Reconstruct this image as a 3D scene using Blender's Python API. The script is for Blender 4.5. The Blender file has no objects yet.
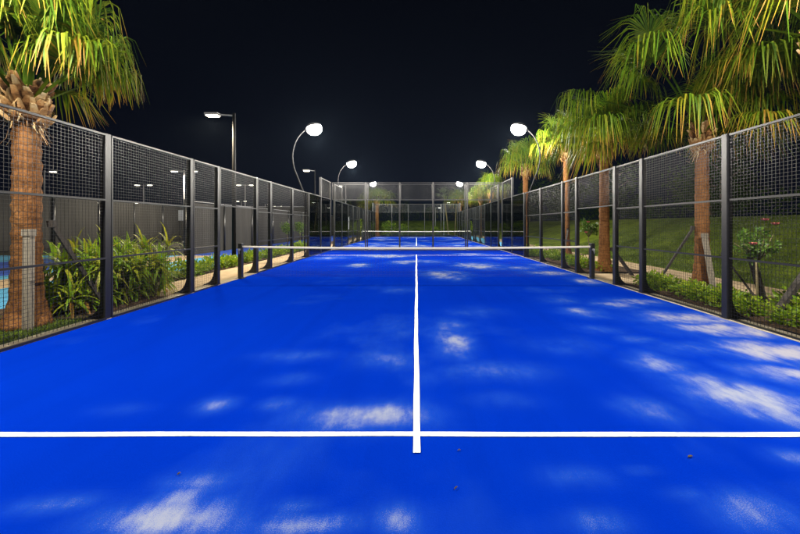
import bpy, math, random
import numpy as np
from mathutils import Vector, Matrix

random.seed(7)
rng = np.random.default_rng(11)
PI = math.pi
scene = bpy.context.scene
COL = scene.collection

# ------------------------------------------------------------------ camera
cam_data = bpy.data.cameras.new("camera")
cam = bpy.data.objects.new("camera", cam_data)
COL.objects.link(cam)
cam.location = (0.0, 0.0, 1.545)
cam.rotation_euler = (PI / 2, 0, 0)
cam_data.sensor_width = 36.0
cam_data.lens = 14.85
cam_data.shift_x = -0.0205
cam_data.shift_y = -0.0537
cam_data.clip_start = 0.05
cam_data.clip_end = 2000
scene.camera = cam

# ------------------------------------------------------------------ night sky
world = bpy.data.worlds.new("World")
scene.world = world
world.use_nodes = True
wn = world.node_tree
wn.nodes.clear()
w_out = wn.nodes.new("ShaderNodeOutputWorld")
w_bg = wn.nodes.new("ShaderNodeBackground")
w_sky = wn.nodes.new("ShaderNodeTexSky")
w_sky.sky_type = 'NISHITA'
w_sky.sun_disc = False
w_sky.sun_elevation = math.radians(-3.0)
w_sky.sun_rotation = math.radians(0.0)
w_bg.inputs["Strength"].default_value = 0.022
w_tint = wn.nodes.new("ShaderNodeMixRGB")
w_tint.blend_type = 'MULTIPLY'
w_tint.inputs[0].default_value = 1.0
w_tint.inputs[2].default_value = (.62, .72, 1.35, 1)
w_tc = wn.nodes.new("ShaderNodeTexCoord")
w_map = wn.nodes.new("ShaderNodeMapping")
w_map.inputs["Location"].default_value = (0, 0, .30)
wn.links.new(w_tc.outputs["Generated"], w_map.inputs["Vector"])
wn.links.new(w_map.outputs[0], w_sky.inputs["Vector"])
wn.links.new(w_sky.outputs[0], w_tint.inputs[1])
wn.links.new(w_tint.outputs[0], w_bg.inputs["Color"])
wn.links.new(w_bg.outputs[0], w_out.inputs["Surface"])

# ------------------------------------------------------------------ exposure / render
FLOOD_W = 120.0
GLOW_W = 1600.0
DOME_E = 40.0
scene.view_settings.view_transform = 'Standard'
scene.view_settings.look = 'None'
scene.view_settings.gamma = 1.0
scene.view_settings.exposure = 0.9
scene.view_settings.use_curve_mapping = False
scene.render.engine = 'CYCLES'
cy = scene.cycles
cy.use_denoising = True
cy.max_bounces = 8
cy.diffuse_bounces = 4
cy.glossy_bounces = 3
cy.transmission_bounces = 4
cy.transparent_max_bounces = 32
cy.caustics_reflective = False
cy.caustics_refractive = False
cy.sample_clamp_indirect = 4.0
cy.use_light_tree = True


# ------------------------------------------------------------------ mesh helpers
class MB:
    """Collects boxes, tubes, ribbons ... and links them as one mesh object."""

    def __init__(self):
        self.v, self.f, self.t = [], [], []

    def add(self, vs, fs, tint=None):
        b = len(self.v)
        self.v.extend(tuple(p) for p in vs)
        self.f.extend(tuple(i + b for i in f) for f in fs)
        if tint is None:
            self.t.extend([0.0] * len(vs))
        elif isinstance(tint, (int, float)):
            self.t.extend([float(tint)] * len(vs))
        else:
            self.t.extend(tint)
        return self

    def box(self, x0, x1, y0, y1, z0, z1, bev=0.0, tint=None):
        if bev <= 0:
            vs = [(x, y, z) for z in (z0, z1) for y in (y0, y1) for x in (x0, x1)]
            fs = [(0, 2, 3, 1), (4, 5, 7, 6), (0, 1, 5, 4), (2, 6, 7, 3), (0, 4, 6, 2), (1, 3, 7, 5)]
            return self.add(vs, fs, tint)
        b = bev                                   # bevelled along z edges and rims
        ring = lambda d: [(x0 + d, y0 + b), (x0 + b, y0 + d), (x1 - b, y0 + d), (x1 - d, y0 + b),
                          (x1 - d, y1 - b), (x1 - b, y1 - d), (x0 + b, y1 - d), (x0 + d, y1 - b)]
        vs = []
        for z, d in ((z0, b * .7), (z0 + b, 0), (z1 - b, 0), (z1, b * .7)):
            vs += [(x, y, z) for x, y in ring(d)]
        fs = [tuple(range(7, -1, -1)), tuple(range(24, 32))]
        for k in range(3):
            for i in range(8):
                j = (i + 1) % 8
                fs.append((k * 8 + i, k * 8 + j, k * 8 + 8 + j, k * 8 + 8 + i))
        return self.add(vs, fs, tint)

    def bar(self, p, q, w, h=None, tint=None):
        """square-section bar from p to q"""
        p, q = Vector(p), Vector(q)
        h = h or w
        d = (q - p).normalized()
        up = Vector((0, 0, 1)) if abs(d.z) < .95 else Vector((0, 1, 0))
        s = d.cross(up).normalized() * w / 2
        u = s.cross(d).normalized() * h / 2
        vs = [c + a for c in (p, q) for a in (-s - u, s - u, s + u, -s + u)]
        return self.add(vs, [(3, 2, 1, 0), (4, 5, 6, 7), (0, 1, 5, 4), (1, 2, 6, 5), (2, 3, 7, 6), (3, 0, 4, 7)], tint)

    def tube(self, pts, radii, n=10, caps=True, jitter=0.0, tint=None):
        pts = [Vector(p) for p in pts]
        if isinstance(radii, (int, float)):
            radii = [radii] * len(pts)
        vs, fs = [], []
        ref = Vector((1, 0, 0))
        for i, p in enumerate(pts):
            d = (pts[min(i + 1, len(pts) - 1)] - pts[max(i - 1, 0)]).normalized()
            if abs(d.dot(ref)) > .95:
                ref = Vector((0, 1, 0))
            a = (ref - d * ref.dot(d)).normalized()
            b = d.cross(a)
            for k in range(n):
                t = 2 * PI * k / n
                r = radii[i] * (1 + (random.uniform(-jitter, jitter) if jitter else 0))
                vs.append(p + (a * math.cos(t) + b * math.sin(t)) * r)
        for i in range(len(pts) - 1):
            for k in range(n):
                j = (k + 1) % n
                fs.append((i * n + k, i * n + j, i * n + n + j, i * n + n + k))
        if caps:
            fs.append(tuple(range(n - 1, -1, -1)))
            fs.append(tuple(range((len(pts) - 1) * n, len(pts) * n)))
        return self.add(vs, fs, tint)

    def ribbon(self, pts, widths, sides, tint=None):
        vs = []
        for p, w, s in zip(pts, widths, sides):
            vs.append(p - s * (w / 2))
            vs.append(p + s * (w / 2))
        fs = [(2 * i, 2 * i + 1, 2 * i + 3, 2 * i + 2) for i in range(len(pts) - 1)]
        tt = None
        if tint is not None:
            tt = [tint[i // 2] for i in range(len(vs))] if isinstance(tint, list) else tint
        return self.add(vs, fs, tt)

    def prism(self, prof, y0, y1, tint=None):
        """polygon in x/z extruded along y"""
        n = len(prof)
        vs = [(x, y0, z) for x, z in prof] + [(x, y1, z) for x, z in prof]
        fs = [tuple(range(n)), tuple(range(2 * n - 1, n - 1, -1))]
        fs += [(i, i + n, (i + 1) % n + n, (i + 1) % n) for i in range(n)]
        return self.add(vs, fs, tint)

    def lathe(self, prof, n=24, c=(0, 0, 0), tint=None):
        vs, fs = [], []
        for r, z in prof:
            for k in range(n):
                t = 2 * PI * k / n
                vs.append((c[0] + r * math.cos(t), c[1] + r * math.sin(t), c[2] + z))
        for i in range(len(prof) - 1):
            for k in range(n):
                j = (k + 1) % n
                fs.append((i * n + k, i * n + j, i * n + n + j, i * n + n + k))
        return self.add(vs, fs, tint)

    def mesh(self, name, mat, smooth=False):
        me = bpy.data.meshes.new(name)
        me.from_pydata(self.v, [], self.f)
        if any(self.t):
            a = me.attributes.new("tint", 'FLOAT', 'POINT')
            a.data.foreach_set("value", np.array(self.t, dtype=np.float32))
        if smooth:
            me.polygons.foreach_set("use_smooth", [True] * len(me.polygons))
        if mat:
            me.materials.append(mat)
        me.update()
        return me

    def build(self, name, mat, parent=None, smooth=False, loc=(0, 0, 0)):
        return link(name, self.mesh(name, mat, smooth), parent, loc)


def link(name, me, parent=None, loc=(0, 0, 0), rotz=0.0):
    o = bpy.data.objects.new(name, me)
    COL.objects.link(o)
    o.parent = parent
    o.location = loc
    o.rotation_euler = (0, 0, rotz)
    return o


def tag(o, label=None, cat=None, group=None, kind=None):
    if label: o["label"] = label
    if cat: o["category"] = cat
    if group: o["group"] = group
    if kind: o["kind"] = kind
    return o


def thing(name, label, cat, loc=(0, 0, 0), rotz=0.0, group=None):
    o = link(name, None, None, loc, rotz)
    return tag(o, label, cat, group)


def struct(o):
    o["kind"] = "structure"
    return o


def copy_tree(o, parent=None):
    c = o.copy()
    COL.objects.link(c)
    c.parent = parent
    for ch in [x for x in KIDS() if x.parent == o]:
        copy_tree(ch, c)
    return c


def KIDS():
    return list(COL.objects)


def dup(o, loc, rotz=None, label=None, group=None, scale=None):
    c = copy_tree(o)
    c.location = loc
    if rotz is not None: c.rotation_euler = (0, 0, rotz)
    if label: c["label"] = label
    if group: c["group"] = group
    if scale: c.scale = (scale,) * 3 if isinstance(scale, (int, float)) else scale
    return c


ORD = ["first", "second", "third", "fourth", "fifth", "sixth", "seventh", "eighth", "ninth", "tenth", "eleventh",
       "twelfth", "thirteenth", "fourteenth", "fifteenth", "sixteenth", "seventeenth", "eighteenth", "nineteenth",
       "twentieth", "twenty-first", "twenty-second", "twenty-third", "twenty-fourth"]


# ------------------------------------------------------------------ materials
class NT:
    def __init__(self, name):
        self.m = bpy.data.materials.new(name)
        self.m.use_nodes = True
        self.n = self.m.node_tree.nodes
        self.l = self.m.node_tree.links
        self.bsdf = self.n["Principled BSDF"]
        self.out = self.n["Material Output"]

    def node(self, t, **kw):
        x = self.n.new(t)
        for k, v in kw.items():
            setattr(x, k, v)
        return x

    def link(self, a, b):
        self.l.new(a, b)

    def coords(self, kind="Object", scale=(1, 1, 1)):
        tc = self.node("ShaderNodeTexCoord")
        mp = self.node("ShaderNodeMapping")
        mp.inputs["Scale"].default_value = scale
        self.link(tc.outputs[kind], mp.inputs["Vector"])
        return mp.outputs[0]

    def world_pos(self, scale=(1, 1, 1)):
        g = self.node("ShaderNodeNewGeometry")
        mp = self.node("ShaderNodeMapping")
        mp.inputs["Scale"].default_value = scale
        self.link(g.outputs["Position"], mp.inputs["Vector"])
        return mp.outputs[0]

    def noise(self, vec, scale, detail=4.0, rough=.6):
        x = self.node("ShaderNodeTexNoise")
        x.inputs["Scale"].default_value = scale
        x.inputs["Detail"].default_value = detail
        x.inputs["Roughness"].default_value = rough
        self.link(vec, x.inputs["Vector"])
        return x.outputs["Fac"]

    def ramp(self, fac, stops):
        r = self.node("ShaderNodeValToRGB")
        e = r.color_ramp.elements
        while len(e) < len(stops):
            e.new(.5)
        for s, (p, c) in zip(e, stops):
            s.position = p
            s.color = (*c, 1) if len(c) == 3 else c
        self.link(fac, r.inputs[0])
        return r.outputs[0]

    def math(self, op, a, b=None, clamp=False):
        x = self.node("ShaderNodeMath", operation=op, use_clamp=clamp)
        for i, v in enumerate((a, b)):
            if v is None: continue
            if isinstance(v, (int, float)): x.inputs[i].default_value = v
            else: self.link(v, x.inputs[i])
        return x.outputs[0]

    def mix(self, fac, a, b):
        x = self.node("ShaderNodeMixRGB")
        for i, v in zip((0, 1, 2), (fac, a, b)):
            if isinstance(v, (int, float)): x.inputs[i].default_value = v
            elif isinstance(v, tuple): x.inputs[i].default_value = (*v, 1)
            else: self.link(v, x.inputs[i])
        return x.outputs[0]

    def bump(self, h, strength=.3, dist=.01):
        b = self.node("ShaderNodeBump")
        b.inputs["Strength"].default_value = strength
        b.inputs["Distance"].default_value = dist
        self.link(h, b.inputs["Height"])
        self.link(b.outputs[0], self.bsdf.inputs["Normal"])

    def set(self, color=None, rough=None, metal=None, spec=None):
        b = self.bsdf.inputs
        if color is not None:
            if isinstance(color, tuple): b["Base Color"].default_value = (*color, 1)
            else: self.link(color, b["Base Color"])
        if rough is not None: b["Roughness"].default_value = rough
        if metal is not None: b["Metallic"].default_value = metal
        if spec is not None: b["Specular IOR Level"].default_value = spec
        return self


def noisy(name, c0, c1, scale=8.0, rough=.7, spec=.3, bump=0.0, bscale=None, stretch=(1, 1, 1), bdist=.01, metal=0.0):
    t = NT(name)
    v = t.world_pos(stretch)
    n = t.noise(v, scale, 6, .62)
    t.set(t.ramp(n, [(.3, c0), (.7, c1)]), rough, metal, spec)
    if bump:
        t.bump(t.noise(v, bscale or scale * 3, 5, .65), bump, bdist)
    return t.m


def leaf_mat(name, stops, trans=.35, rough=.45, sheen=.3):
    t = NT(name)
    a = t.node("ShaderNodeAttribute", attribute_name="tint")
    n = t.noise(t.world_pos(), 9, 3)
    f = t.math('ADD', a.outputs["Fac"], t.math('MULTIPLY', t.math('SUBTRACT', n, .5), .22))
    c = t.ramp(f, stops)
    t.set(c, rough, 0, sheen)
    tr = t.node("ShaderNodeBsdfTranslucent")
    t.link(c, tr.inputs["Color"])
    mx = t.node("ShaderNodeMixShader")
    mx.inputs[0].default_value = trans
    t.link(t.bsdf.outputs[0], mx.inputs[1])
    t.link(tr.outputs[0], mx.inputs[2])
    t.link(mx.outputs[0], t.out.inputs["Surface"])
    return t.m


def turf_mat(name, base, light, sand=(.31, .262, .185)):
    t = NT(name)
    v = t.world_pos()
    big = t.noise(v, .55, 5, .6)
    mid = t.noise(t.world_pos((1, .45, 1)), 6.5, 8, .72)
    fine = t.noise(v, 95, 3, .7)
    c = t.mix(t.math('MULTIPLY', t.math('SUBTRACT', big, .38, True), .9, True), base, light)
    c = t.mix(t.math('MULTIPLY', fine, .28), c, tuple(x * .6 for x in base))
    # faint darker joints between the 2 m rolls of turf and brushed lanes along them
    sx = t.node("ShaderNodeSeparateXYZ")
    t.link(t.world_pos(), sx.inputs[0])
    lane = t.noise(t.world_pos((2.6, .05, 1)), 1.5, 3, .5)
    c = t.mix(t.math('MULTIPLY', t.math('SUBTRACT', lane, .42, True), .9, True), c, tuple(x * .72 for x in base))
    a = t.node("ShaderNodeAttribute", attribute_name="tint")
    grain = t.noise(v, 170, 3, .8)
    # sand lies between the fibres: a soft veil first, then grains that close up where it is thick
    s2 = t.math('MULTIPLY', a.outputs["Fac"], t.math('ADD', -.12, t.math('MULTIPLY', mid, 2.15)))
    veil = t.math('MULTIPLY', s2, .55, True)
    c = t.mix(veil, c, (.026, .115, .31))
    g = t.math('ADD', s2, t.math('MULTIPLY', t.math('SUBTRACT', grain, .5), 1.5))
    f = t.ramp(g, [(.36, (0, 0, 0)), (1.0, (.60, .60, .60))])
    # cleaner grey sand on the open court, yellower where it is swept against the right fence
    sand = t.mix(t.math('MULTIPLY', t.math('SUBTRACT', sx.outputs[0], 3.0), .55, True), (.255, .243, .215), sand)
    c = t.mix(f, c, sand)
    t.set(c, .95, 0, 0.0)
    t.bump(fine, .35, .006)
    return t.m


M = {}
M['turf'] = turf_mat('blue_turf', (.0002, .0135, .225), (.0004, .020, .265))
M['line'] = noisy('white_turf_line', (.62, .62, .60), (.72, .72, .70), 60, .9, .1, .3, 120)
M['soil'] = noisy('bed_soil', (.028, .018, .011), (.075, .048, .028), 7, .95, .1, .8, 22, bdist=.03)
M['ground'] = noisy('dark_ground', (.018, .018, .014), (.04, .037, .026), 2.0, .95, .1)
M['path'] = noisy('sandy_path', (.25, .185, .11), (.36, .275, .17), 3.0, .95, .1, .35, 60)
M['kerb'] = noisy('concrete_kerb', (.28, .24, .175), (.40, .35, .27), 9, .9, .15, .3, 40)
M['lawn'] = noisy('mown_lawn', (.030, .052, .003), (.115, .150, .010), 1.1, .95, .1, .7, 70, bdist=.02)
M['cyan'] = noisy('light_blue_court', (.045, .20, .34), (.06, .24, .40), 4, .85, .2)
M['deep'] = noisy('deep_blue_court', (.012, .040, .22), (.018, .052, .27), 4, .85, .2)
M['metal'] = noisy('anthracite_steel', (.005, .0052, .0058), (.009, .0092, .0105), 14, .36, .5, .08, 60)
M['wire'] = noisy('galvanised_black_wire', (.006, .006, .0058), (.010, .0098, .0095), 20, .34, .5)
M['pole'] = noisy('grey_pole', (.16, .16, .165), (.22, .22, .225), 6, .4, .5)
M['dpole'] = noisy('dark_grey_pole', (.005, .005, .0055), (.009, .009, .0095), 6, .75, .1)
M['netcord'] = noisy('black_net_cord', (.012, .012, .014), (.02, .02, .022), 20, .8, .2)
M['tape'] = noisy('white_net_tape', (.48, .45, .38), (.58, .55, .48), 25, .8, .2, .2, 80)
M['timber'] = noisy('lit_timber', (.10, .085, .065), (.24, .21, .16), 10, .85, .2, .4, 60, stretch=(6, 6, .6))  # prop wood in its lit tone, the lamplight painted into the grey
M['shade_timber'] = noisy('shaded_timber', (.018, .015, .013), (.04, .034, .028), 10, .8, .2, .3, 60, stretch=(6, 6, .6))  # same prop wood darkened in colour to stand for shadow
M['screen'] = noisy('grey_windscreen_fabric', (.018, .017, .0155), (.033, .031, .028), .8, .85, .2, stretch=(1, 1, .25))
M['board'] = noisy('white_board', (.62, .64, .68), (.72, .74, .78), 5, .5, .4)
M['bark'] = noisy('grey_bark', (.06, .045, .03), (.14, .11, .075), 9, .95, .1, .7, 25, bdist=.02)
M['stem'] = noisy('green_brown_stem', (.09, .075, .035), (.16, .13, .06), 14, .8, .2)
M['leafdry'] = noisy('dry_leaf', (.02, .016, .012), (.05, .035, .02), 40, .8, .2)
M['pink'] = noisy('pink_petals', (.55, .10, .10), (.70, .20, .18), 30, .6, .3)

M['palm'] = leaf_mat('palm_leaf', [(0, (.024, .068, .005)), (.35, (.068, .130, .006)), (.62, (.15, .18, .009)), (.85, (.26, .155, .016)), (1, (.26, .14, .035))], .40, .55, .12)
M['dpalm'] = leaf_mat('deep_palm_leaf', [(0, (.020, .055, .010)), (.4, (.045, .095, .016)), (.75, (.09, .12, .02)), (1, (.17, .12, .03))])
M['strap'] = leaf_mat('strap_leaf', [(0, (.05, .11, .008)), (.5, (.16, .26, .012)), (.85, (.30, .26, .02)), (1, (.30, .16, .03))], .5, .5, .2)
M['bed'] = leaf_mat('bedding_leaf', [(0, (.08, .16, .006)), (.6, (.17, .26, .010)), (1, (.26, .31, .02))], .45)
M['rose'] = leaf_mat('rose_leaf', [(0, (.035, .09, .010)), (1, (.10, .17, .02))])
M['dark'] = leaf_mat('dark_tree_leaf', [(0, (.012, .030, .006)), (1, (.034, .055, .012))], .2, .8, .04)
M['lime'] = leaf_mat('young_tree_leaf', [(0, (.05, .11, .012)), (1, (.12, .19, .02))])
M['grass'] = leaf_mat('grass_blade', [(0, (.035, .070, .010)), (1, (.10, .13, .02))], .3)


def trunk_mat():
    t = NT('palm_trunk')
    v = t.coords("Object", (1, 1, 1))
    rings = t.node("ShaderNodeTexWave", wave_type='BANDS', bands_direction='Z', wave_profile='SAW')
    rings.inputs["Scale"].default_value = 3.4
    rings.inputs["Distortion"].default_value = 5.0
    rings.inputs["Detail"].default_value = 3.0
    rings.inputs["Detail Scale"].default_value = 2.2
    t.link(v, rings.inputs["Vector"])
    fib = t.noise(t.coords("Object", (14, 14, 1.2)), 3.0, 5, .7)
    blot = t.noise(v, 3.0, 4, .6)
    c = t.ramp(t.math('ADD', t.math('MULTIPLY', fib, .65), t.math('MULTIPLY', blot, .35)),
               [(.30, (.045, .019, .008)), (.52, (.19, .082, .026)), (.75, (.31, .165, .062))])
    c = t.mix(t.math('MULTIPLY', t.math('GREATER_THAN', rings.outputs["Fac"], .86), .55), c, (.045, .024, .013))
    t.set(c, .92, 0, .12)
    t.bump(t.math('ADD', t.math('MULTIPLY', rings.outputs["Fac"], 1.0), fib), .9, .022)
    return t.m


M['trunk'] = trunk_mat()


def boot_mat():
    t = NT('palm_leaf_base')
    a = t.node("ShaderNodeAttribute", attribute_name="tint")
    n = t.noise(t.coords("Object", (5, 5, 5)), 4, 4, .7)
    f = t.math('ADD', a.outputs["Fac"], t.math('SUBTRACT', n, .5))
    t.set(t.ramp(f, [(.1, (.05, .02, .007)), (.45, (.20, .095, .03)), (.75, (.32, .21, .09)), (1, (.38, .30, .17))]), .8, 0, .2)
    t.bump(n, .5, .01)
    return t.m


M['boot'] = boot_mat()


def petiole_mat():
    t = NT('palm_petiole')
    t.set((.20, .22, .035), .5, 0, .3)
    return t.m


def glass_mat():
    t = NT('clear_glass')
    tr = t.node("ShaderNodeBsdfTransparent")
    tr.inputs[0].default_value = (.965, .985, .975, 1)
    gl = t.node("ShaderNodeBsdfGlossy")
    gl.inputs["Roughness"].default_value = .02
    fr = t.node("ShaderNodeFresnel")
    fr.inputs["IOR"].default_value = 1.45
    mx = t.node("ShaderNodeMixShader")
    t.link(fr.outputs[0], mx.inputs[0])
    t.link(tr.outputs[0], mx.inputs[1])
    t.link(gl.outputs[0], mx.inputs[2])
    t.link(mx.outputs[0], t.out.inputs["Surface"])
    return t.m


M['glass'] = glass_mat()


def emit_mat(name, color, strength):
    t = NT(name)
    e = t.node("ShaderNodeEmission")
    e.inputs[0].default_value = (*color, 1)
    e.inputs[1].default_value = strength
    t.link(e.outputs[0], t.out.inputs["Surface"])
    return t.m


M['lamp'] = emit_mat('floodlight_glow', (1, .95, .86), DOME_E)
M['warm'] = emit_mat('street_lamp_glow', (1, .86, .60), 14.0)
M['warmfar'] = emit_mat('street_lamp_glow_soft', (1, .92, .74), 6.0)


# ------------------------------------------------------------------ noise for meshes
def vnoise(x, y, seed, oct=4):
    """value noise fBm on numpy arrays"""
    out = np.zeros_like(x, dtype=float)
    amp, tot = 1.0, 0.0
    for o in range(oct):
        g = np.random.default_rng(seed + o).random((64, 64))
        xi, yi = np.floor(x).astype(int), np.floor(y).astype(int)
        fx, fy = x - xi, y - yi
        fx, fy = fx * fx * (3 - 2 * fx), fy * fy * (3 - 2 * fy)
        a, b = g[xi % 64, yi % 64], g[(xi + 1) % 64, yi % 64]
        c, d = g[xi % 64, (yi + 1) % 64], g[(xi + 1) % 64, (yi + 1) % 64]
        out += amp * ((a * (1 - fx) + b * fx) * (1 - fy) + (c * (1 - fx) + d * fx) * fy)
        tot += amp
        amp *= .55
        x, y = x * 2.03, y * 2.03
    return out / tot


def sheet(name, x0, x1, y0, y1, z, mat, nx=1, ny=1, zf=None, tint=None):
    xs, ys = np.linspace(x0, x1, nx + 1), np.linspace(y0, y1, ny + 1)
    X, Y = np.meshgrid(xs, ys)
    Z = np.full_like(X, z) if zf is None else z + zf(X, Y)
    me = bpy.data.meshes.new(name)
    V = np.stack([X.ravel(), Y.ravel(), Z.ravel()], 1)
    i = np.arange(ny)[:, None] * (nx + 1) + np.arange(nx)[None, :]
    F = np.stack([i, i + 1, i + nx + 2, i + nx + 1], -1).reshape(-1, 4)
    me.from_pydata(V.tolist(), [], F.tolist())
    if tint is not None:
        a = me.attributes.new("tint", 'FLOAT', 'POINT')
        a.data.foreach_set("value", tint(X, Y).ravel().astype(np.float32))
    if zf is not None:
        me.polygons.foreach_set("use_smooth", [True] * len(me.polygons))
    me.materials.append(mat)
    return struct(link(name, me))


# ------------------------------------------------------------------ the setting
NETY = 9.37
C1A, C1B = -0.63, 19.37           # first court
SHIFT = 20.88                     # second court repeats the first this far on
C2A, C2B = C1A + SHIFT, C1B + SHIFT

sheet('ground', -110, 110, -30, 150, -0.10, M['ground'])

SAND = [(-.41,2.65,.36,.14,.95),(-.6,2.61,.16,.11,.6),(-1.72,2.79,.12,.09,.55),(-1.16,2.8,.14,.08,.35),(.47,4.35,.2,.37,.75),(.49,5.02,.18,.3,.4),(.77,3.45,.44,.16,.35),(.94,5.81,.35,.26,.25),(2.89,2.93,.37,.28,1.0),(2.87,3.18,.24,.2,.7),(2.91,2.72,.16,.12,.6),(2.67,3.63,.24,.21,.75),(1.94,2.75,.18,.13,.5),(3.88,6.31,.38,.31,.5),(4.43,6.55,.4,.25,.6),(4.5,5.44,.66,.29,.85),(4.57,4.83,.66,.27,1.0),(4.45,4.0,.48,.28,1.0),(3.48,4.06,.37,.19,.35),(3.93,3.39,.41,.2,.8),(-1.3,1.72,.27,.09,.95),(-1.32,1.85,.12,.06,.6),(-1.99,1.82,.18,.05,.45),(-1.55,1.67,.15,.03,.5),(-1.31,1.96,.15,.06,.4),(-.55,1.7,.21,.05,.55),(-.11,1.71,.09,.07,.6),(-.64,1.82,.11,.04,.25),(1.79,1.75,.18,.1,.55),(2.48,2.16,.12,.07,.45),(.95,1.71,.12,.06,.4),(.98,2.03,.16,.06,.3),(1.56,1.88,.11,.04,.25),(1.4,2.07,.09,.03,.2),(-1.52,15.96,1.06,.6,.9),(-2.13,12.46,.34,.49,.8),(-.46,13.44,.49,.57,.8),(2.34,12.18,.59,.7,.9),(.87,10.05,.45,.69,.75),(4.21,10.42,.57,.38,.75),(3.64,11.6,.49,.4,.5),(4.65,8.96,.33,.39,.8),(2.96,5.8,.25,.23,.55),(3.8,15.01,.91,.44,.6),(.55,13.44,.57,.53,.5),(-3.93,15.02,.64,.53,.6),(2.76,17.01,.72,.4,.7),(4.85,12.45,.53,.36,.5),(-.38,7.74,.28,.35,.25),(-.31,4.83,.2,.27,.2),(-.36,3.76,.28,.17,.35),(-1.36,3.87,.35,.12,.3),(1.83,4.23,.38,.21,.2),(2.68,4.82,.29,.18,.3),(2.98,4.4,.21,.15,.35),(-2.46,2.74,.17,.07,.15),(-1.25,3.27,.2,.1,.2),(.73,2.9,.22,.1,.2),(2.92,6.72,.28,.27,.3)]
SAND2 = [(random.uniform(-4.6, 4.6), random.uniform(C2A + .5, C2B - .5), random.uniform(.3, .9), random.uniform(.3, .8), random.uniform(.5, .95)) for _ in range(46)]


def sand_field(spots, seed):
    def fn(X, Y):
        wx = (vnoise(X * 1.7 + 5, Y * 1.7 + 9, seed) - .5)
        wy = (vnoise(X * 1.7 + 15, Y * 1.7 + 3, seed + 9) - .5)
        n = vnoise(X * 5 + 20, Y * 5 + 20, seed + 20, 5)
        S = np.zeros_like(X)
        for x, y, rx, ry, s in spots:
            k = min(rx, ry)
            dx, dy = (X + wx * k * 1.6 - x) / (rx * 1.3), (Y + wy * k * 1.6 - y) / (ry * 1.35)
            S = np.maximum(S, s * np.exp(-(dx * dx + dy * dy) * 1.15))
        S = S * (.45 + 1.1 * n)
        S += np.clip(vnoise(X * .9 + 31, Y * .9 + 7, seed + 40, 5) - .62, 0, 1) * .7
        return np.clip(S, 0, 1)
    return fn


sheet('court_turf', -5.0, 5.0, C1A, C1B, 0.0, M['turf'], 250, 500, tint=sand_field(SAND, 3))
sheet('court_turf', -5.0, 5.0, C2A, C2B, 0.0, M['turf'], 125, 250, tint=sand_field(SAND2, 83))


def court_lines(y0):
    net = y0 + 10.0
    for s in (-1, 1):
        yl = net + s * 6.95
        def strip(p0, p1, z, name):
            # inlaid turf strip whose cut edges wander by a few millimetres
            p0, p1 = Vector((*p0, z)), Vector((*p1, z))
            d = (p1 - p0); L = d.length; d.normalize(); sd = Vector((-d.y, d.x, 0))
            n = int(L / .12)
            rr = random.Random(int(yl * 100) + len(name))
            ph = [rr.uniform(0, 6) for _ in range(4)]
            q = MB(); pts = []; wd = []
            for i in range(n + 1):
                u = L * i / n
                off = .0035 * math.sin(u * 1.1 + ph[0]) + .002 * math.sin(u * 3.7 + ph[1])
                pts.append(p0 + d * u + sd * off)
                wd.append(.05 + .002 * math.sin(u * 5.3 + ph[2]) + rr.uniform(-.0012, .0012))
            q.ribbon(pts, wd, [sd] * len(pts))
            struct(q.build(name, M['line']))
        strip((-5.0, yl), (5.0, yl), .004, 'service_line')
        a, b = (net + .6, yl + .2) if s > 0 else (yl - .2, net - .6)
        if s > 0: a = net + .0
        else: b = net - .0
        strip((0, a), (0, b), .008, 'centre_line')


court_lines(C1A)
court_lines(C2A)

# concrete kerbs, strip between the courts
for s in (-1, 1):
    m = MB()
    a, b = sorted((s * 5.003, s * 5.27))
    m.box(a, b, C1A - .5, C2B + .5, -.09, .012)
    struct(m.build('concrete_kerb', M['kerb']))
m = MB()
m.box(-5.0, 5.0, C1B + .003, C2A - .003, -.09, .008)
struct(m.build('concrete_strip', M['kerb']))

# left side: path, grass strip, planting bed, sports courts
sheet('path', -6.55, -5.27, 7.0, 46, -.012, M['path'], 2, 30)
sheet('lawn', -7.5, -5.27, 2.0, 5.35, -.012, M['lawn'], 8, 12)
sheet('planting_bed', -7.5, -5.27, 5.35, 7.0, -.012, M['soil'], 20, 20, zf=lambda X, Y: .05 * vnoise(X * 3, Y * 3, 5))
sheet('planting_bed', -7.5, -6.55, 7.0, 46, -.012, M['soil'], 8, 120, zf=lambda X, Y: .05 * vnoise(X * 3, Y * 3, 6))
for nm, a, b, mt in (('sports_court', -10.0, -7.5, 'cyan'), ('path', -11.6, -10.0, 'path'), ('sports_court', -12.4, -11.6, 'cyan'),
                     ('sports_court', -17.0, -12.4, 'deep'), ('sports_court', -23.6, -17.0, 'cyan')):
    sheet(nm, a, b, 2, 16.3, -.012, M[mt], 4, 10)
sheet('sports_court', -11.3, -7.5, 16.3, 46, -.012, M['deep'], 4, 20)

# right side: planting bed, path with a spur to the gate, grass bank
sheet('planting_bed', 5.27, 7.35, 2.0, 8.5, -.012, M['soil'], 24, 60, zf=lambda X, Y: .06 * vnoise(X * 3, Y * 3, 7))
sheet('path', 5.27, 7.35, 8.5, 10.4, -.012, M['path'], 6, 6)
sheet('planting_bed', 5.27, 7.35, 10.4, 23, -.012, M['soil'], 24, 90, zf=lambda X, Y: .06 * vnoise(X * 3, Y * 3, 8))
sheet('path', 7.35, 8.7, 0, 60, -.012, M['path'], 3, 40)
sheet('sports_court', 5.27, 7.35, 23, 46, -.012, M['cyan'], 3, 10)


def bank(X, Y):
    t = np.clip((X - 9.2) / 8.5, 0, 1)
    return 1.95 * t * t * (3 - 2 * t) + .06 * vnoise(X * .7, Y * .7, 12) * np.clip(X - 9, 0, 1)


sheet('lawn', 8.7, 60, 0, 62, -.012, M['lawn'], 90, 70, zf=bank)


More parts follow.
